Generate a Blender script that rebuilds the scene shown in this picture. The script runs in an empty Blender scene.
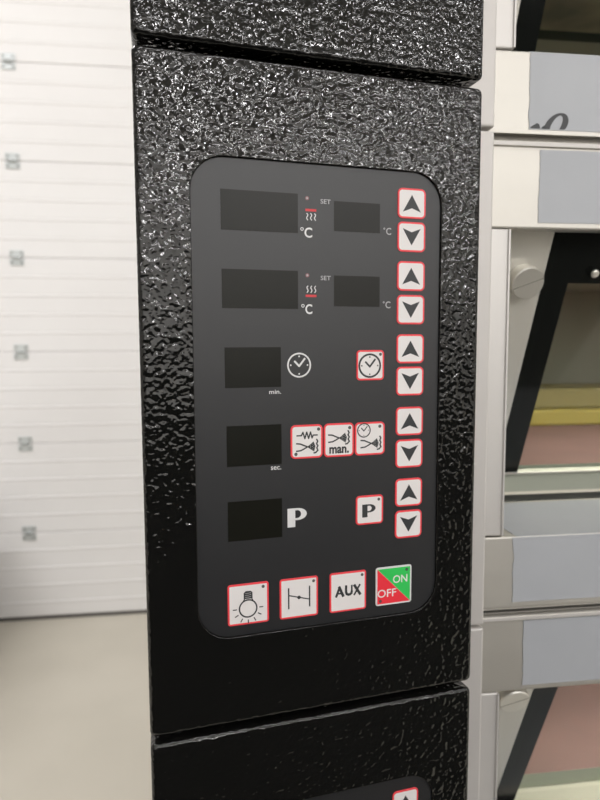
import bpy, bmesh, math, random
from mathutils import Matrix, Vector
random.seed(7)
C = bpy.context.scene
col = C.collection

# ------------------------------------------------------------------ camera
EYE = 1.53
cd = bpy.data.cameras.new('camera'); cam = bpy.data.objects.new('camera', cd); col.objects.link(cam)
yaw, pitch, roll = math.radians(-7.3), math.radians(-5.0965), math.radians(-0.285)
cam.matrix_world = (Matrix.Translation((0, 0, EYE)) @ Matrix.Rotation(yaw, 4, 'Z')
                    @ Matrix.Rotation(math.pi/2 + pitch, 4, 'X') @ Matrix.Rotation(roll, 4, 'Z'))
cd.sensor_fit = 'AUTO'; cd.sensor_width = 36
cd.lens = 36*616.4/800
cd.clip_start = 0.01; cd.clip_end = 60
cd.dof.use_dof = True; cd.dof.focus_distance = 0.305; cd.dof.aperture_fstop = 12.0
C.camera = cam

# ------------------------------------------------------------------ light
w = bpy.data.worlds.new('world'); C.world = w; w.use_nodes = True
bg = w.node_tree.nodes['Background']
bg.inputs[0].default_value = (0.95, 0.97, 1.0, 1); bg.inputs[1].default_value = 0.25
C.view_settings.view_transform = 'Standard'; C.view_settings.look = 'None'
C.view_settings.gamma = 1; C.view_settings.exposure = 0.0
try: C.view_settings.use_curve_mapping = False
except Exception: pass

def area(name, loc, sx, sy, power, colr=(1, 0.985, 0.985), rot=(0, 0, 0)):
    l = bpy.data.lights.new(name, 'AREA'); l.shape = 'RECTANGLE'; l.size = sx; l.size_y = sy
    l.energy = power; l.color = colr
    o = bpy.data.objects.new(name, l); o.location = loc; o.rotation_euler = rot; col.objects.link(o)
    return o
CEIL = 5.2
for y_, p_ in ((1.2, 52), (-1.8, 46), (-4.6, 24), (-7.2, 105), (-9.8, 165), (-12.4, 210)):
    for x_ in (-3.0, 0.9, 4.8, 8.7):
        far = y_ < -6
        area('ceiling_lamp', (x_, y_, CEIL-0.08), 1.0 if far else 3.0, 0.6 if far else 0.26,
             p_ * (0.35 if x_ < 0 and y_ < 0 else 2.6 if x_ < 0 else 0.6 if y_ > 0 else 1))
# tall daylight windows in the far end of the hall
area('daylight_window', (5.5, -13.95, 2.9), 13.0, 2.7, 100, (0.96, 0.98, 1.0), (math.radians(-90), 0, 0))

# ------------------------------------------------------------------ materials
def mat(name, colr, rough=0.5, metal=0.0, spec=0.5, bump=None, mottle=None, coat=0.0, aniso=None):
    m = bpy.data.materials.new(name); m.use_nodes = True
    nt = m.node_tree; b = nt.nodes['Principled BSDF']
    b.inputs['Base Color'].default_value = (*colr, 1); b.inputs['Roughness'].default_value = rough
    b.inputs['Metallic'].default_value = metal; b.inputs['Specular IOR Level'].default_value = spec
    b.inputs['Coat Weight'].default_value = coat; b.inputs['Coat Roughness'].default_value = 0.1
    tc = nt.nodes.new('ShaderNodeTexCoord')
    def tex(scale, sc3, detail=3):
        mp = nt.nodes.new('ShaderNodeMapping'); mp.inputs['Scale'].default_value = sc3
        nt.links.new(tc.outputs['Object'], mp.inputs['Vector'])
        n = nt.nodes.new('ShaderNodeTexNoise'); n.inputs['Scale'].default_value = scale
        n.inputs['Detail'].default_value = detail
        nt.links.new(mp.outputs[0], n.inputs['Vector']); return n
    if mottle:
        scale, c2, sc3 = mottle
        n = tex(scale, sc3, 5)
        r = nt.nodes.new('ShaderNodeValToRGB'); r.color_ramp.elements[0].position = 0.3; r.color_ramp.elements[1].position = 0.7
        r.color_ramp.elements[0].color = (*colr, 1); r.color_ramp.elements[1].color = (*c2, 1)
        nt.links.new(n.outputs['Fac'], r.inputs[0]); nt.links.new(r.outputs[0], b.inputs['Base Color'])
    if bump:
        scale, strength, dist, sc3 = bump
        n = tex(scale, sc3, 2)
        bp = nt.nodes.new('ShaderNodeBump'); bp.inputs['Strength'].default_value = strength; bp.inputs['Distance'].default_value = dist
        nt.links.new(n.outputs['Fac'], bp.inputs['Height']); nt.links.new(bp.outputs[0], b.inputs['Normal'])
    return m

U = (1, 1, 1)
M = {}
# black hammer-finish powder coat: rounded, irregular blisters
def hammer():
    m = bpy.data.materials.new('black_hammered_coating'); m.use_nodes = True
    nt = m.node_tree; b = nt.nodes['Principled BSDF']
    b.inputs['Base Color'].default_value = (0.006, 0.006, 0.0055, 1)
    b.inputs['Roughness'].default_value = 0.035
    b.inputs['Specular IOR Level'].default_value = 0.5
    tc = nt.nodes.new('ShaderNodeTexCoord')
    n1 = nt.nodes.new('ShaderNodeTexNoise'); n1.inputs['Scale'].default_value = 330; n1.inputs['Detail'].default_value = 0.0
    n1.inputs['Distortion'].default_value = 0.6
    nt.links.new(tc.outputs['Object'], n1.inputs['Vector'])
    v = nt.nodes.new('ShaderNodeTexVoronoi'); v.feature = 'SMOOTH_F1'; v.inputs['Scale'].default_value = 390
    v.inputs['Smoothness'].default_value = 0.6
    nt.links.new(tc.outputs['Object'], v.inputs['Vector'])
    a = nt.nodes.new('ShaderNodeMath'); a.operation = 'MULTIPLY_ADD'
    nt.links.new(v.outputs['Distance'], a.inputs[0]); a.inputs[1].default_value = -0.55
    nt.links.new(n1.outputs['Fac'], a.inputs[2])
    bp = nt.nodes.new('ShaderNodeBump'); bp.inputs['Strength'].default_value = 0.38; bp.inputs['Distance'].default_value = 0.00125
    nt.links.new(a.outputs[0], bp.inputs['Height']); nt.links.new(bp.outputs[0], b.inputs['Normal'])
    return m
M['hammer'] = hammer()
M['black'] = mat('black_gap', (0.008, 0.008, 0.008), 0.6)
M['plate'] = mat('charcoal_overlay_film', (0.0145, 0.015, 0.0165), 0.42, spec=0.58, bump=(900, 0.04, 0.0003, U))
M['window'] = mat('smoked_display_window', (0.008, 0.008, 0.0055), 0.3, spec=0.22)
M['white'] = mat('button_white', (0.78, 0.75, 0.74), 0.45)
M['red'] = mat('button_red_outline', (0.86, 0.06, 0.075), 0.45)
M['ink'] = mat('dark_ink', (0.028, 0.03, 0.032), 0.5)
M['print'] = mat('white_print', (0.72, 0.72, 0.72), 0.5)
M['dimprint'] = mat('grey_print', (0.42, 0.42, 0.43), 0.5)
M['green'] = mat('button_green', (0.03, 0.56, 0.10), 0.45)
M['offred'] = mat('button_red', (0.84, 0.03, 0.05), 0.45)
M['barred'] = mat('red_print', (0.62, 0.035, 0.045), 0.5)
M['led'] = mat('indicator_led_off', (0.10, 0.11, 0.10), 0.3)
M['ledred'] = mat('small_red_led_off', (0.26, 0.11, 0.12), 0.4)
M['steel'] = mat('brushed_steel', (0.60, 0.58, 0.535), 0.58, metal=1.0, bump=(60, 0.05, 0.0004, (1, 1, 60)), mottle=(3, (0.56, 0.54, 0.50), (1, 1, 8)))
M['post'] = mat('satin_steel_post', (0.60, 0.58, 0.555), 0.45, metal=0.35, bump=(60, 0.04, 0.0004, (60, 60, 1)))
M['trim'] = mat('light_steel_trim', (0.58, 0.555, 0.53), 0.5, metal=0.25)
M['film'] = mat('grey_blue_protective_film', (0.40, 0.415, 0.44), 0.42, mottle=(14, (0.43, 0.445, 0.47), U), bump=(35, 0.12, 0.002, U))
M['frit'] = mat('black_glass_border', (0.008, 0.009, 0.008), 0.12, spec=0.3)
M['plate_grey'] = mat('grey_door_cheek', (0.72, 0.70, 0.64), 0.45, metal=0.6)
M['knob'] = mat('turned_steel_knob', (0.80, 0.78, 0.72), 0.35, metal=0.8)
M['chamber'] = mat('chamber_lining', (0.30, 0.29, 0.24), 0.6)
M['chamber_brown'] = mat('brown_chamber_roof', (0.62, 0.52, 0.38), 0.6, mottle=(16, (0.26, 0.23, 0.19), U))
M['dark_green'] = mat('dark_green_strip', (0.03, 0.045, 0.035), 0.5)
M['cream'] = mat('cream_chamber_floor', (0.80, 0.77, 0.66), 0.6)
M['stone'] = mat('pink_baking_stone', (0.36, 0.205, 0.18), 0.75, mottle=(9, (0.30, 0.17, 0.15), U))
M['stone_edge'] = mat('pale_stone_edge', (0.38, 0.40, 0.33), 0.6)
M['yellow'] = mat('yellow_board', (0.52, 0.42, 0.10), 0.7)
M['olive'] = mat('olive_yellow_board', (0.33, 0.28, 0.11), 0.7)
M['door'] = mat('white_door_panel', (0.80, 0.79, 0.785), 0.5, mottle=(1.2, (0.77, 0.755, 0.75), U))
M['seal'] = mat('rubber_door_seal', (0.09, 0.085, 0.08), 0.7)
M['hinge'] = mat('galvanised_hinge', (0.60, 0.63, 0.63), 0.4, metal=0.6)
M['hinge_dark'] = mat('hinge_shadow_grey', (0.32, 0.335, 0.33), 0.5, metal=0.3)  # darker grey of the hinge knuckles and their fixings
M['floor'] = mat('beige_concrete', (0.53, 0.495, 0.42), 0.5, mottle=(1.4, (0.61, 0.57, 0.49), U))
M['wall'] = mat('pale_wall', (0.62, 0.61, 0.59), 0.8)
M['ceiling'] = mat('grey_ceiling', (0.34, 0.34, 0.34), 0.8)
M['darkpaint'] = mat('dark_painted_metal', (0.03, 0.03, 0.032), 0.5)

def glass():
    m = bpy.data.materials.new('tinted_oven_glass'); m.use_nodes = True
    nt = m.node_tree; nt.nodes.clear()
    o = nt.nodes.new('ShaderNodeOutputMaterial'); mx = nt.nodes.new('ShaderNodeMixShader')
    t = nt.nodes.new('ShaderNodeBsdfTransparent'); t.inputs[0].default_value = (0.86, 0.88, 0.85, 1)
    g = nt.nodes.new('ShaderNodeBsdfGlossy'); g.inputs['Roughness'].default_value = 0.03
    f = nt.nodes.new('ShaderNodeFresnel'); f.inputs[0].default_value = 1.5
    ge = nt.nodes.new('ShaderNodeNewGeometry'); mm = nt.nodes.new('ShaderNodeMath'); mm.operation = 'SUBTRACT'; mm.use_clamp = True
    nt.links.new(f.outputs[0], mm.inputs[0]); nt.links.new(ge.outputs['Backfacing'], mm.inputs[1])   # only the outer face reflects
    nt.links.new(mm.outputs[0], mx.inputs[0]); nt.links.new(t.outputs[0], mx.inputs[1]); nt.links.new(g.outputs[0], mx.inputs[2])
    nt.links.new(mx.outputs[0], o.inputs[0]); return m
M['glass'] = glass()

# ------------------------------------------------------------------ helpers
class MB:
    def __init__(s): s.bm = bmesh.new(); s.mats = []
    def mi(s, m):
        if m not in s.mats: s.mats.append(m)
        return s.mats.index(m)
    def face(s, pts, m, smooth=False):
        f = s.bm.faces.new([s.bm.verts.new(p) for p in pts]); f.material_index = s.mi(m); f.smooth = smooth; return f
    def box(s, x0, x1, y0, y1, z0, z1, m, bev=0.0, tf=None):
        vs = [Vector((x, y, z)) for x in (x0, x1) for y in (y0, y1) for z in (z0, z1)]
        if tf: vs = [tf(v) for v in vs]
        v = [s.bm.verts.new(p) for p in vs]
        fs = []
        for q in ((0,1,3,2),(4,6,7,5),(0,4,5,1),(2,3,7,6),(0,2,6,4),(1,5,7,3)):
            f = s.bm.faces.new([v[i] for i in q]); f.material_index = s.mi(m); fs.append(f)
        if bev > 0:
            es = list({e for f in fs for e in f.edges})
            bmesh.ops.bevel(s.bm, geom=es, offset=bev, segments=2, affect='EDGES', profile=0.5)
    def loops(s, lps, m, cap0=None, cap1=None, closed=True, smooth=True):
        rows = [[s.bm.verts.new(p) for p in l] for l in lps]
        n = len(rows[0])
        for a, b in zip(rows, rows[1:]):
            for i in range(n if closed else n-1):
                j = (i+1) % n
                f = s.bm.faces.new((a[i], a[j], b[j], b[i])); f.material_index = s.mi(m); f.smooth = smooth
        if cap0 is not None: f = s.bm.faces.new(rows[0]); f.material_index = s.mi(cap0)
        if cap1 is not None: f = s.bm.faces.new(rows[-1]); f.material_index = s.mi(cap1)
        return rows
    def build(s, name, parent=None, normals=True):
        if normals: bmesh.ops.recalc_face_normals(s.bm, faces=s.bm.faces)
        me = bpy.data.meshes.new(name); s.bm.to_mesh(me); s.bm.free()
        for m in s.mats: me.materials.append(M[m])
        o = bpy.data.objects.new(name, me); col.objects.link(o)
        if parent: o.parent = parent
        return o

def tag(o, label=None, cat=None, group=None, kind=None):
    if label: o['label'] = label
    if cat: o['category'] = cat
    if group: o['group'] = group
    if kind: o['kind'] = kind
    return o
def empty(name, loc, rz=0, **k):
    o = bpy.data.objects.new(name, None); o.location = loc; o.rotation_euler = (0, 0, rz)
    o.empty_display_size = 0.05; col.objects.link(o); return tag(o, **k)
def copy_tree(o, parent=None):
    c = o.copy(); col.objects.link(c); c.parent = parent
    for ch in list(o.children): copy_tree(ch, c)
    return c

def rr(x0, x1, z0, z1, r, y, n=8):
    pts = []
    for cx, cz, a0 in ((x1-r, z1-r, 0), (x0+r, z1-r, 90), (x0+r, z0+r, 180), (x1-r, z0+r, 270)):
        for i in range(n+1):
            a = math.radians(a0 + 90*i/n); pts.append((cx+r*math.cos(a), y, cz+r*math.sin(a)))
    return pts

# ------------------------------------------------------------------ the hall
def struct(name, mb): return tag(mb.build(name), kind='structure')
m = MB(); m.box(-7, 13, -14, 3.9, -0.1, 0, 'floor'); struct('floor', m)
m = MB(); m.box(-7, 13, -14, 3.9, CEIL, CEIL+0.1, 'ceiling'); struct('ceiling', m)
m = MB(); m.box(-7.1, -7, -14, 3.9, 0, CEIL, 'wall'); struct('wall_left', m)
m = MB(); m.box(13, 13.1, -14, 3.9, 0, CEIL, 'wall'); struct('wall_right', m)
m = MB(); m.box(-7, 13, -14.1, -14, 0, CEIL, 'wall'); struct('wall_back', m)
DX0, DX1, DH = -3.3, 1.7, 4.0
m = MB(); m.box(-7, DX0, 3.5, 3.7, 0, CEIL, 'wall'); m.box(DX1, 13, 3.5, 3.7, 0, CEIL, 'wall'); m.box(DX0, DX1, 3.5, 3.7, DH, CEIL, 'wall')
struct('wall_front', m)
# sectional door, 0.5 m sections with raised ribs
dr = empty('door_1', (0, 3.5, 0), kind='structure')
for k in range(8):
    m = MB(); z0 = 0.5*k + (0.02 if k == 0 else 0); prof = []
    H = 0.5*(k+1) - 0.0015
    prof = [(0.005, z0+0.001), (0.0, z0+0.005)]
    for j in range(1, 5):
        zc = 0.5*k + 0.1*j
        prof += [(0.0, zc-0.009), (-0.0025, zc-0.003), (-0.0025, zc+0.004), (0.0015, zc+0.008), (0.0, zc+0.013)]
    prof += [(0.0, H-0.004), (0.005, H)]
    a = [(DX0, y, z) for y, z in prof]; b = [(DX1, y, z) for y, z in prof]
    m.loops([a, b], 'door', closed=False, smooth=False)
    m.box(DX0, DX1, 0.005, 0.045, z0+0.0005, H+0.001, 'door')
    m.build('door_section', dr)
m = MB(); m.box(DX0, DX1, 0.004, 0.04, 0.0, 0.019, 'seal'); m.build('bottom_seal', dr)
for k in range(1, 8):
    for hx in (-2.24, -1.066, 0.11, 1.29):
        m = MB(); z = 0.5*k
        m.box(hx-0.036, hx+0.036, -0.006, 0.0, z-0.040, z-0.006, 'hinge', 0.001)
        m.box(hx-0.036, hx+0.036, -0.006, 0.0, z+0.006, z+0.040, 'hinge', 0.001)
        m.box(hx-0.022, hx+0.022, -0.016, -0.003, z-0.009, z+0.009, 'hinge_dark', 0.003)
        for sx in (-0.024, 0.024):
            for sz in (-0.026, 0.026): m.box(hx+sx-0.005, hx+sx+0.005, -0.010, -0.005, z+sz-0.005, z+sz+0.005, 'hinge_dark')
        m.build('hinge', dr)

# ------------------------------------------------------------------ control cabinet
W, H = 0.1759, 0.325
PD = 0.0014                                   # the overlay sits this deep in the cut-out
SC = 1 + PD/0.2944
def X(x): return (-0.01273 + (x/1000 + 0.01273)*SC)
def Z(z): return (0.19136 + (z/1000 - 0.19136)*SC)
YP = PD                                        # front of the overlay
HB = 0.00045                                   # button height
INK = 0.00005

def text_mesh(txt, bold=0.0):
    cu = bpy.data.curves.new('t', 'FONT'); cu.body = txt; cu.size = 1; cu.offset = bold; cu.resolution_u = 4
    o = bpy.data.objects.new('t', cu); col.objects.link(o)
    bpy.context.view_layer.update()
    dg = bpy.context.evaluated_depsgraph_get()
    me = bpy.data.meshes.new_from_object(o.evaluated_get(dg))
    vs = [v.co.copy() for v in me.vertices]; fs = [list(p.vertices) for p in me.polygons]
    bpy.data.objects.remove(o); bpy.data.curves.remove(cu); bpy.data.meshes.remove(me)
    return vs, fs
class Draw:
    """flat print on a surface; coordinates in millimetres on the panel"""
    def __init__(s, mb, y): s.mb, s.y, s.k = mb, y, 0
    def poly(s, pts, m):
        # consistent orientation, towards the viewer (-y)
        a = sum(pts[i][0]*pts[(i+1) % len(pts)][1] - pts[(i+1) % len(pts)][0]*pts[i][1] for i in range(len(pts)))
        if a < 0: pts = pts[::-1]
        s.mb.face([(X(x), s.y, Z(z)) for x, z in pts], m)
    def line(s, pts, wd, m):
        for (x0, z0), (x1, z1) in zip(pts, pts[1:]):
            dx, dz = x1-x0, z1-z0; L = math.hypot(dx, dz)
            if L < 1e-6: continue
            nx, nz = -dz/L*wd/2, dx/L*wd/2; ex, ez = dx/L*wd*0.3, dz/L*wd*0.3
            s.poly([(x0+nx-ex, z0+nz-ez), (x0-nx-ex, z0-nz-ez), (x1-nx+ex, z1-nz+ez), (x1+nx+ex, z1+nz+ez)], m)
            s.y -= 0.0000006
    def lift(s): s.y -= 0.00002
    def disc(s, x, z, r, m, n=20, sq=1):
        s.poly([(x+r*math.cos(2*math.pi*i/n), z+sq*r*math.sin(2*math.pi*i/n)) for i in range(n)], m)
    def ring(s, x, z, r, wd, m, n=40, a0=0, a1=360):
        for i in range(n):
            t0 = math.radians(a0+(a1-a0)*i/n); t1 = math.radians(a0+(a1-a0)*(i+1)/n); ri = r-wd
            s.poly([(x+r*math.cos(t0), z+r*math.sin(t0)), (x+r*math.cos(t1), z+r*math.sin(t1)),
                    (x+ri*math.cos(t1), z+ri*math.sin(t1)), (x+ri*math.cos(t0), z+ri*math.sin(t0))], m)
    def text(s, txt, x0, x1, z0, z1, m, bold=0.0):
        vs, fs = text_mesh(txt, bold)
        ax, bx = min(v.x for v in vs), max(v.x for v in vs); az, bz = min(v.y for v in vs), max(v.y for v in vs)
        q = [(x0+(v.x-ax)/(bx-ax)*(x1-x0), z0+(v.y-az)/(bz-az)*(z1-z0)) for v in vs]
        for f in fs: s.poly([q[i] for i in f], m)
    def fatP(s, x0, x1, z0, z1, m):
        w_, h_ = x1-x0, z1-z0
        g = lambda u, v: (x0+u*w_, z0+v*h_)
        s.poly([g(0, 0), g(0.40, 0), g(0.40, 0.12), g(0.40, 1), g(0, 1), g(0, 0.9)], m)       # heavy stem
        # bowl as a half ring
        n = 14; o, i_ = [], []
        for k in range(n+1):
            a = math.radians(90 - 180*k/n)
            o.append(g(0.52+0.48*math.cos(a), 0.68+0.32*math.sin(a))); i_.append(g(0.50+0.20*math.cos(a), 0.68+0.21*math.sin(a)))
        for k in range(n): s.poly([o[k], o[k+1], i_[k+1], i_[k]], m)
        s.poly([g(0.38, 1), g(0.53, 1), g(0.53, 0.885), g(0.38, 0.885)], m); s.poly([g(0.38, 0.36), g(0.53, 0.36), g(0.53, 0.475), g(0.38, 0.475)], m)
    def clock(s, x, z, r, wd, m):
        s.ring(x, z, r, wd, m)
        k = r/6.2
        for dx, dz in ((0, 1), (1, 0), (0, -1), (-1, 0)): s.disc(x+dx*4.35*k, z+dz*4.35*k, 0.42*k, m, 10)
        s.line([(x-2.3*k, z+1.9*k), (x, z-0.5*k)], 0.95*k, m); s.line([(x, z-0.5*k), (x+2.9*k, z+3.2*k)], 0.95*k, m)

def button_base(x0, x1, z0, z1, r, border, face='white', edge='red'):
    m = MB()
    xa, xb, za, zb = X(x0), X(x1), Z(z0), Z(z1); r /= 1000; b = border/1000
    m.loops([rr(xa, xb, za, zb, r, YP), rr(xa, xb, za, zb, r, YP-HB+0.00012), rr(xa+.00012, xb-.00012, za+.00012, zb-.00012, r, YP-HB),
             rr(xa+b, xb-b, za+b, zb-b, max(r-b, 0.0004), YP-HB)], edge, cap1=face, smooth=False)
    return m
BY = YP-HB-INK

cab = empty('control_cabinet', (0, 0, 0))
# housing
m = MB()
n = 8; px0, px1, pz0, pz1 = 0.0223, 0.1524, 0.0455, 0.2795
XL = -0.0023
lp = [rr(0.0016, W-0.0016, 0.0004, H-0.0004, 0.002, 0.072, n)]
R_ = 0.0024
for i in range(6):
    a = math.radians(90*i/5); off = R_*(1-math.cos(a)); lp.append(rr(XL+off, W-off, off, H-off, 0.0028, R_*(1-math.sin(a)), n))
lp.append(rr(XL+R_+0.0004, W-R_-0.0004, R_+0.0004, H-R_-0.0004, 0.0028, 0, n))
lp.append(rr(px0-0.0003, px1+0.0003, pz0-0.0003, pz1+0.0003, 0.0163, 0, n))
lp.append(rr(px0, px1, pz0, pz1, 0.016, 0.0003, n))
lp.append(rr(px0, px1, pz0, pz1, 0.016, PD+0.0004, n))
m.loops(lp, 'hammer', cap0='hammer'); hs = m.build('housing', cab)
for f in hs.data.polygons:
    if abs(f.normal.y) > 0.999 or f.area > 0.0008: f.use_smooth = False
m = MB(); m.box(0.03, W-0.012, 0.0725, 0.082, 0.05, H-0.05, 'black'); m.build('mounting_bracket', cab)
# overlay
m = MB()
m.loops([rr(px0+.0001, px1-.0001, pz0+.0001, pz1-.0001, 0.016, PD+0.001), rr(px0+.0001, px1-.0001, pz0+.0001, pz1-.0001, 0.016, YP+0.0001),
         rr(px0+.0002, px1-.0002, pz0+.0002, pz1-.0002, 0.016, YP)], 'plate', cap0='plate', cap1='plate', smooth=False)
m.build('overlay_panel', cab)
# display windows
for (a, b, c, d) in ((36.2, 74.1, 245.7, 264.5), (36.2, 74.0, 209, 227.6), (92.7, 117.4, 247.6, 262.2), (92.7, 117.5, 210.6, 225.9),
                     (37.0, 65.0, 170.8, 190.4), (37.4, 65.0, 132.2, 152.3), (37.4, 65.0, 94.8, 114.8)):
    m = MB(); m.loops([rr(X(a), X(b), Z(c), Z(d), 0.0002, YP, 2), rr(X(a), X(b), Z(c), Z(d), 0.0002, YP-0.00007, 2)], 'window', cap1='window', smooth=False)
    m.build('display_window', cab)

def printed(name, fn, label=None):
    m = MB(); d = Draw(m, YP-INK); fn(d); o = m.build(name, cab)
    if label: o['label'] = label
    return o
for sx0, sx1, z0, z1 in ((75.3, 81.4, 243.8, 248.7), (75.6, 81.3, 206.6, 211.5)):
    printed('printed_unit', lambda d: (d.ring(sx0+0.85, z1-0.85, 0.85, 0.35, 'print', 16), d.text('C', sx0+2.1, sx1, z0, z1, 'print', 0.02)), 'white °C marking')
for sx0, sx1, z0, z1 in ((119.4, 123.7, 247.1, 250.6), (119.3, 123.6, 210.0, 213.5)):
    printed('printed_unit', lambda d: (d.ring(sx0+0.5, z1-0.5, 0.5, 0.25, 'dimprint', 12), d.text('C', sx0+1.5, sx1, z0, z1, 'dimprint', 0.01)), 'small grey °C marking')
for z0 in (260.5, 223.4): printed('printed_word', lambda d: d.text('SET', 85.7, 91.0, z0, z0+2.2, 'dimprint', 0.01), 'small grey word SET')
printed('printed_word', lambda d: d.text('min.', 58.9, 64.9, 167.4, 169.4, 'print', 0.01), 'small white word min.')
printed('printed_word', lambda d: d.text('sec.', 59.4, 64.7, 129.4, 131.2, 'print', 0.01), 'small white word sec.')
def heat(d, zb, zs, q=1):
    d.poly([(77.9, zb), (83.5, zb), (83.5, zb+1.15), (77.9, zb+1.15)], 'barred')
    for k in range(3):
        x = 78.7+2.0*k
        d.line([(x+0.15+q*dx, zs+dz) for dx, dz in ((0.25, 3.2), (-0.3, 2.6), (-0.25, 2.1), (0.25, 1.3), (0.3, 0.8), (-0.25, 0))], 0.42, 'print')
printed('heating_symbol', lambda d: heat(d, 256.5, 252.3, -1), 'red bar above three white heat waves')
printed('heating_symbol', lambda d: heat(d, 215.0, 217.2), 'red bar below three white heat waves')
for z_ in (262.7, 225.6):
    m = MB(); d = Draw(m, YP-INK); d.disc(78.8, z_, 0.95, 'ledred'); d.y -= 0.00002; d.disc(78.8, z_, 0.45, 'dimprint'); m.build('indicator_led', cab)
printed('clock_symbol', lambda d: d.clock(74.35, 181.4, 6.2, 0.8, 'print'), 'white printed clock face')
printed('printed_letter', lambda d: d.fatP(67.8, 78.0, 99.3, 109.0, 'print'), 'large white letter P')

# arrow buttons
for k, (zu, zd) in enumerate(((263.35, 246.5), (226.6, 209.4), (189.1, 172.2), (151.0, 133.7), (112.7, 95.4))):
    for up, zc in ((1, zu), (-1, zd)):
        m = button_base(127.1, 142.85, zc-7.55, zc+7.55, 2.6, 0.92); d = Draw(m, BY)
        d.poly([(135, zc+4.3*up), (129.9, zc-4.3*up), (135, zc-2.4*up), (140.1, zc-4.3*up)], 'ink')
        m.build('arrow_up_button' if up > 0 else 'arrow_down_button', cab)
def led(d, x, z, r=0.8): d.ring(x, z, r, 0.28, 'ink', 16); d.lift(); d.disc(x, z, r-0.25, 'led', 12)
# timer button
m = button_base(104.8, 120.1, 173.1, 188.6, 2.0, 0.92); d = Draw(m, BY); d.clock(112.1, 180.6, 6.3, 1.0, 'ink'); led(d, 118.0, 186.4)
m.build('timer_button', cab)
# P button
m = button_base(104.7, 120.15, 97.2, 112.7, 2.0, 0.92); d = Draw(m, BY); d.fatP(108.2, 115.8, 101.1, 108.0, 'ink'); led(d, 117.6, 110.3)
m.build('program_button', cab)
# steam buttons; icon coordinates measured inside the 17 mm square, origin at its lower left
def spray(d, x, z, k=1.0, full=True):
    # two pipe curves meeting in a nozzle, then a dotted fan and a wavy jet
    d.line([(x+3.0, z+7.4), (x+5.0, z+7.2), (x+6.8, z+6.4), (x+8.8, z+5.6)], 0.72, 'ink')
    d.line([(x+3.0, z+3.6), (x+5.2, z+3.8), (x+7.0, z+4.6), (x+8.8, z+5.6)], 0.72, 'ink')
    d.line([(x+6.6, z+6.6), (x+8.8, z+5.6), (x+6.8, z+4.3)], 0.4, 'ink')
    fan = [(x+8.4, z+5.6), (x+9.8, z+6.4), (x+12.0, z+8.2), (x+13.0, z+5.7), (x+12.3, z+3.0), (x+9.8, z+4.7)]
    d.poly(fan, 'ink')
    d.y -= 0.00001
    for i in range(3):
        for j in range(-i-1, i+2, 2 if i else 1):
            d.disc(x+10.4+0.9*i, z+5.6+j*0.62, 0.14, 'white', 6)
    d.line([(x+13.6, z+9.2), (x+14.2, z+8.2), (x+13.6, z+7.0), (x+14.3, z+5.9), (x+13.7, z+4.8), (x+14.3, z+3.6), (x+13.2, z+2.5), (x+12.2, z+2.3)], 0.75, 'ink')
m = button_base(69.6, 86.5, 134.3, 151.4, 2.4, 0.92); d = Draw(m, BY)
zz = [(72.8, 146.0), (75.2, 146.0), (76.0, 147.7), (77.0, 144.4), (78.0, 147.7), (79.0, 144.4), (80.0, 147.7), (80.8, 144.6), (81.4, 146.0), (83.6, 146.0)]
d.line(zz, 0.7, 'ink'); spray(d, 69.6, 134.6); led(d, 84.3, 149.0, 0.85); led(d, 72.3, 136.7, 0.85)
m.build('heated_steam_button', cab)
m = button_base(87.1, 103.5, 134.2, 151.5, 2.4, 0.92); d = Draw(m, BY)
spray(d, 86.6, 138.3); d.text('man.', 90.0, 100.7, 135.9, 139.4, 'ink', 0.035); led(d, 101.1, 149.0, 0.85)
m.build('manual_steam_button', cab)
m = button_base(104.0, 120.8, 134.1, 151.4, 2.4, 0.92); d = Draw(m, BY)
d.clock(109.0, 147.2, 3.8, 0.62, 'ink'); spray(d, 104.3, 134.6); led(d, 117.9, 149.0, 0.85)
m.build('timed_steam_button', cab)
# bottom row
m = button_base(36.6, 57.6, 51.7, 72.8, 1.4, 0.92); d = Draw(m, BY)
d.ring(46.9, 59.9, 4.8, 0.75, 'ink')
d.line([(44.3, 63.6), (45.0, 64.7), (45.0, 65.6)], 0.5, 'ink'); d.line([(49.5, 63.6), (48.9, 64.7), (48.9, 65.6)], 0.5, 'ink')
d.poly([(44.7, 64.9), (49.2, 64.9), (49.2, 68.0), (48.3, 68.9), (45.7, 68.9), (44.7, 68.0)], 'ink')
d.y -= 0.00001
for z_ in (65.7, 66.7, 67.7): d.poly([(45.4, z_), (48.5, z_+0.05), (48.5, z_+0.2), (45.4, z_+0.15)], 'white')
for a in (-180, -150, -120, -90, -60, -30, 0):
    a_ = math.radians(a); d.line([(46.9+5.9*math.cos(a_), 59.9+5.9*math.sin(a_)), (46.9+7.6*math.cos(a_), 59.9+7.6*math.sin(a_))], 0.55, 'ink')
led(d, 54.7, 70.4)
m.build('lamp_button', cab)
m = button_base(63.3, 83.8, 51.6, 72.7, 1.4, 0.92); d = Draw(m, BY)
d.line([(68.0, 67.6), (68.0, 57.0)], 0.75, 'ink'); d.line([(79.2, 67.6), (79.2, 57.0)], 0.75, 'ink')
d.line([(68.0, 63.9), (79.2, 60.7)], 0.6, 'ink'); d.disc(73.5, 62.3, 0.95, 'ink'); led(d, 81.4, 70.2)
m.build('damper_button', cab)
m = button_base(90.2, 110.65, 51.5, 72.8, 1.4, 0.92); d = Draw(m, BY); d.line([(93.8, 60.0), (95.7, 65.0)], 1.25, 'ink'); d.line([(95.5, 65.0), (97.7, 60.0)], 1.45, 'ink'); d.line([(94.6, 61.5), (97.0, 61.5)], 0.9, 'ink')
d.line([(99.3, 65.2), (99.3, 61.9), (99.7, 60.9), (100.6, 60.4), (101.5, 60.5), (102.3, 61.1), (102.5, 62.0)], 1.3, 'ink'); d.line([(102.5, 61.8), (102.5, 65.2)], 0.95, 'ink')
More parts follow.
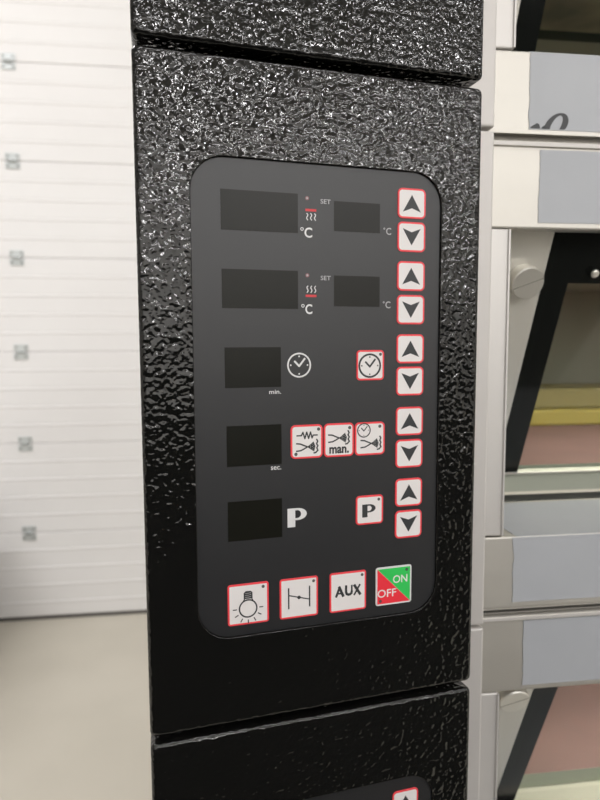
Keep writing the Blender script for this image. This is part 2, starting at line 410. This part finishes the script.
d.line([(104.0, 65.1), (107.2, 60.0)], 1.45, 'ink'); d.line([(103.9, 60.0), (107.0, 65.1)], 1.0, 'ink'); led(d, 108.3, 70.4)
m.build('aux_button', cab)
m = button_base(116.2, 137.15, 51.9, 72.9, 1.4, 0.75, 'white', 'print'); d = Draw(m, BY)
b = 0.9; x0, x1, z0, z1 = 116.2+b, 137.15-b, 51.9+b, 72.9-b
d.poly([(x0, z1), (x0, z0), (x1, z0)], 'offred'); d.poly([(x0+0.15, z1), (x1, z0+0.15), (x1, z1)], 'green')
d.y -= 0.00003
d.text('ON', 126.2, 134.6, 63.5, 67.8, 'white', 0.01); d.text('OFF', 117.2, 128.1, 56.4, 60.7, 'white', 0.01)
led(d, 134.2, 70.4); led(d, 118.9, 54.4)
m.build('on_off_button', cab)

pr = math.radians(9.243)
ox = 0.01273*math.cos(pr) - 0.29436*math.sin(pr); oy = 0.01273*math.sin(pr) + 0.29436*math.cos(pr)
cab.rotation_euler = (0, 0, pr)
for i, dz in enumerate((0, 0.329, -0.329)):
    o = cab if i == 0 else copy_tree(cab)
    o.location = (ox, oy, EYE - 0.19136 + dz)
    tag(o, ['black hammered control cabinet in the middle, with the whole button panel showing',
            'black hammered control cabinet stacked at the top edge, only its plain bottom showing',
            'black hammered control cabinet at the bottom, only the top of its button panel showing'][i], 'control cabinet', 'control cabinets stacked on the oven front')

# ------------------------------------------------------------------ oven decks
YF = 0.404
DB = EYE - 0.1925                              # bottom of the middle deck
T = 0.45; CT = 1/math.sqrt(1+T*T); ST = T*CT
ZT = 0.271
def ontilt(v):                                  # (x, out of the pane, up the pane) -> deck space
    x, nn, s_ = v
    # s_ is measured down from the opening top along the pane, nn towards the viewer
    return Vector((x, 0.025 + s_*ST - nn*CT, ZT - s_*CT - nn*ST))
def ragged(x, z0, z1, amp, seed, n=26):
    rnd = random.Random(seed); pts = []; off = 0
    for i in range(n+1):
        off = off*0.8 + rnd.uniform(-1, 1)*amp*0.45
        pts.append((x+off, z0+(z1-z0)*i/n))
    return pts
def film_sheet(m, edge, x1, y):
    t = 0.00035
    for (xa, za), (xb, zb) in zip(edge, edge[1:]):
        m.face([(xa, y, za), (x1, y, za), (x1, y, zb), (xb, y, zb)], 'film')
        m.face([(xa, y, za), (xb, y, zb), (xb, y+t, zb), (xa, y+t, za)], 'film')
    za, zb = edge[0], edge[-1]
    m.face([(za[0], y, za[1]), (x1, y, za[1]), (x1, y+t, za[1]), (za[0], y+t, za[1])], 'film')
    m.face([(zb[0], y, zb[1]), (x1, y, zb[1]), (x1, y+t, zb[1]), (zb[0], y+t, zb[1])], 'film')

XR = 0.93
def make_deck(k):
    # k: 0 middle, 1 top, 2 bottom
    r = empty('oven_deck', (0, YF, DB + (0, 0.329, -0.329)[k]))
    m = MB()
    m.box(-0.02, 0.172, 0.006, 0.80, 0.0005, 0.3275, 'steel')           # left flank
    m.box(0.172, XR, 0.006, 0.80, 0.273, 0.3275, 'steel')               # roof
    m.box(0.172, XR, 0.006, 0.80, 0.0005, 0.054, 'steel')               # floor box
    m.box(XR, XR+0.1, 0.006, 0.80, 0.0005, 0.3275, 'steel')
    m.box(0.172, XR, 0.50, 0.80, 0.054, 0.273, 'chamber')
    m.build('body', r)
    if k == 1:
        m = MB(); m.box(0.20, XR-0.002, 0.12, 0.498, 0.262, 0.2725, 'chamber_brown'); m.build('chamber_roof', r)
        m = MB(); m.box(0.20, XR-0.002, 0.374, 0.3925, 0.2595, 0.2622, 'dark_green'); m.build('roof_strip', r)
        m = MB(); m.box(0.20, XR-0.002, 0.3925, 0.43, 0.2595, 0.2622, 'plate_grey'); m.build('roof_strip', r)
        m = MB(); m.box(0.20, XR-0.002, 0.49, 0.499, 0.08, 0.262, 'chamber_brown'); m.build('chamber_back', r)
    m = MB(); m.box(0.174, XR-0.002, 0.124, 0.498, 0.0545, 0.0573, 'cream'); m.build('chamber_floor', r)
    # trim strip beside the control cabinet
    m = MB(); m.box(0.150, 0.1755, -0.017, 0.0055, 0.0012, 0.3278, 'trim', 0.0012); m.build('corner_trim', r)
    # post
    m = MB(); m.box(0.1765, 0.1957, 0.0, 0.03, 0.0575, 0.2700, 'post', 0.0010)
    m.box(0.1945, 0.1957, -0.0012, 0.0, 0.0580, 0.2695, 'post')
    m.build('door_post', r)
    m = MB(); m.box(XR-0.02, XR, 0.0, 0.03, 0.0575, 0.2700, 'post', 0.0012); m.build('door_post', r)
    # fascias
    ft = MB(); ft.box(0.1765, XR, 0.0, 0.0058, 0.2705, 0.3272, 'steel', 0.0012)
    ft.box(0.1765, XR, -0.0016, 0.001, 0.3240, 0.3275, 'trim', 0.0006)
    ft = ft.build('upper_fascia', r)
    ft2 = MB(); ft2.box(0.1765, XR, 0.0, 0.0058, 0.0040, 0.0565, 'steel', 0.0012)
    if k == 1: ft2.box(0.1765, XR, -0.0016, 0.001, 0.0030, 0.0058, 'steel', 0.0002)
    ft2 = ft2.build('lower_fascia', r)
    # protective film, torn at its left end
    xa = (0.2155, 0.2140, 0.2132)[k]; m = MB()
    film_sheet(m, ragged(xa, 0.2745, 0.3225 + (0.001 if k else 0), 0.0006, 3+k), XR-0.004, -0.0004); m.build('protective_film', ft)
    xa = (0.2040, 0.2070, 0.2060)[k]; m = MB()
    e = ragged(xa, 0.0065 + (0.002 if k != 1 else 0), 0.0558, 0.0011, 11+k)
    film_sheet(m, e, XR-0.004, -0.0004); m.build('protective_film', ft2)
    # sill
    m = MB(); m.box(0.1965, XR-0.022, 0.0060, 0.094, 0.0542, 0.0562, 'steel'); s_ = m.build('sill', r)
    m = MB(); m.box(0.2060, XR-0.024, 0.0005, 0.088, 0.05622, 0.0566, 'film'); m.build('protective_film', s_)
    m = MB(); m.box(0.1965, XR-0.022, 0.0945, 0.112, 0.0542, 0.0570, 'black'); m.build('gasket', r)  # black strip standing in for the dark gap behind the sill
    # tilted door: steel cheek, black border, clear pane
    SL = 0.2115                                   # length of the pane down the slope
    XB0, XB1 = 0.2412, 0.2622
    hd = (0.036, 0.030, 0.012)[k]                 # height of the black header
    m = MB(); m.box(XB1, XR-0.045, -0.004, 0.0, hd, SL, 'glass', tf=ontilt); g = m.build('glass_door', r)
    m = MB(); m.box(0.1970, XB0, -0.005, 0.0003, -0.004, SL, 'plate_grey', tf=ontilt); m.build('door_cheek', g)
    m = MB(); m.box(XB0+0.0001, XB1-0.0001, -0.004, 0.0002, -0.004, SL, 'frit', tf=ontilt)
    m.box(XB1-0.0001, XR-0.045, -0.004, 0.0002, -0.004, hd, 'frit', tf=ontilt)
    m.box(XR-0.045, XR-0.024, -0.004, 0.0002, -0.004, SL, 'frit', tf=ontilt); m.build('black_border', g)
    m = MB(); m.box(0.1970, XR-0.024, -0.0045, 0.0012, SL+0.0001, SL+0.0018, 'plate_grey', tf=ontilt); m.build('edge_strip', g)
    l = bpy.data.lights.new('chamber_lamp', 'AREA'); l.shape = 'RECTANGLE'; l.size = 0.5; l.size_y = 0.05; l.energy = 0.9; l.color = (1, 0.96, 0.88)  # unseen fill light added to brighten the chamber behind the glass
    lo_ = bpy.data.objects.new('chamber_lamp', l); lo_.location = (0.55, 0.17, 0.268); col.objects.link(lo_); lo_.parent = r
    # knob
    m = MB(); s0 = (0.033, 0.033, 0.022)[k]; xk = (0.2245, 0.2205, 0.2205)[k]; rk = 0.0122; N = 40
    prof = [(0.0004, rk*0.94), (0.0042, rk*0.94), (0.0046, rk), (0.0105, rk), (0.0113, rk-0.0008)]
    lps = [[ontilt((xk+rad*math.cos(2*math.pi*i/N), h, s0+rad*math.sin(2*math.pi*i/N))) for i in range(N)] for h, rad in prof]
    m.loops(lps, 'knob', cap0='knob', cap1='knob', smooth=False)
    ca, sa = math.cos(math.radians(22)), math.sin(math.radians(22))   # thin dark line drawn for the faint reflection line across the face
    m.box(-rk*0.94, rk*0.94, 0.0110, 0.01142, -0.00035, 0.00035, 'chamber', tf=lambda v: ontilt((xk+v.x*ca+v.z*sa, v.y, s0-v.x*sa+v.z*ca)))
    m.build('knob', g)
    if k < 2:
        m = MB(); N = 20; prof = [(0.0042, 0.0034), (0.0052, 0.003), (0.0058, 0.0018)]
        m.loops([[ontilt((0.279+rad*math.cos(2*math.pi*i/N), h, 0.027+rad*math.sin(2*math.pi*i/N))) for i in range(N)] for h, rad in prof], 'knob', cap0='knob', cap1='knob')
        m.build('screw', g)  # small steel dome standing in for a reflected spot on the header
    return r
labels = ['middle stainless oven deck beside the full button panel, yellow boards behind its glass',
          'top stainless oven deck with a dark brown chamber and black lettering on its film',
          'bottom stainless oven deck whose tilted glass shows only a pink slab over cream']
decks = []
for k in range(3):
    d_ = make_deck(k); tag(d_, labels[k], 'oven deck', 'stacked decks of the oven'); decks.append(d_)

# lettering left on the film of the top deck, cut off by the lip
m = MB()
def dk(x, z): return (x, -0.00048, z)
zoff = 0.1925 - 0.329
def lg(pts):
    m.face([dk(x/1000, z/1000+zoff) for x, z in pts], 'ink')
# slanted O, cut by the lip
N = 30; cx_, cz_ = 226.2, 146.2
def ell(rx, rz, t, sh): 
    a = 2*math.pi*t; z_ = rz*math.sin(a); return (cx_+rx*math.cos(a)+sh*z_, cz_+z_)
ZL = 143.6
for i in range(N):
    q = [ell(8.0, 8.2, i/N, 0.45), ell(8.0, 8.2, (i+1)/N, 0.45), ell(3.6, 6.4, (i+1)/N, 0.45), ell(3.6, 6.4, i/N, 0.45)]
    if max(z for x, z in q) < ZL: continue
    lg([(x, max(z, ZL - 0.001*j)) for j, (x, z) in enumerate(q)])
lg([(208.0, 143.6), (215.0, 143.6), (214.2, 146.4), (212.5, 147.2), (210.8, 146.2), (208.0, 144.6)])
lg([(215.4, 143.6), (218.6, 143.6), (218.0, 146.0), (216.4, 145.0)])
lo = m.build('film_lettering', [c for c in decks[1].children if c.name.startswith('lower_fascia')][0])

# contents of the decks
def thing_box(name, x0, x1, y0, y1, z0, z1, mt, top=None, bev=0.001, **kw):
    m = MB(); m.box(x0, x1, y0, y1, z0, z1, mt, bev)
    if top:
        m.bm.faces.ensure_lookup_table()
        for f in m.bm.faces:
            f.normal_update()
            if f.normal.z > 0.9: f.material_index = m.mi(top)
    return tag(m.build(name), **kw)
zf = DB + 0.0573
thing_box('baking_stone', 0.2, XR-0.01, YF+0.122, YF+0.495, zf+0.0002, zf+0.0247, 'stone_edge', 'stone', bev=0.0004, label='pink stone slab lying under the yellow boards in the middle deck', cat='baking stone')
thing_box('baking_stone', 0.2, XR-0.01, YF+0.169, YF+0.495, zf-0.329+0.0002, zf-0.329+0.0155, 'stone_edge', 'stone', bev=0.0004, label='pink stone slab on the cream floor of the bottom deck', cat='baking stone')
thing_box('yellow_board', 0.21, XR-0.02, YF+0.37, YF+0.47, zf+0.0250, zf+0.0472, 'yellow', bev=0.004, label='bright yellow board lying on the pink stone slab', cat='board')
thing_box('yellow_board', 0.21, XR-0.02, YF+0.375, YF+0.47, zf+0.0475, zf+0.0752, 'olive', bev=0.004, label='dull olive yellow board lying on the bright yellow one', cat='board')

# base under the stack (below the frame)
m = MB(); m.box(-0.02, XR+0.1, YF+0.006, YF+0.80, 0.0, DB-0.329, 'steel', 0.002)
tag(m.build('plinth'), 'plain steel base carrying the stack of oven decks', 'plinth')
# crate beside the roller door, just left of the frame; it shades the floor and the foot of the door
m = MB(); m.box(-2.2, -1.22, 2.2, 3.35, 0.10, 0.72, 'wall', 0.01)
for x_ in (-2.15, -1.75, -1.37):
    m.box(x_, x_+0.10, 2.23, 3.32, 0.0, 0.102, 'darkpaint')
tag(m.build('storage_crate'), 'pale storage crate on runners standing by the foot of the white door', 'crate')
# dark block added behind the viewer to darken reflections in the black panel
m = MB(); m.box(-0.9, 1.2, -1.3, -0.5, 0.0, 1.46, 'darkpaint', 0.01)
tag(m.build('machine_cabinet'), 'dark painted machine cabinet standing opposite the oven', 'cabinet')
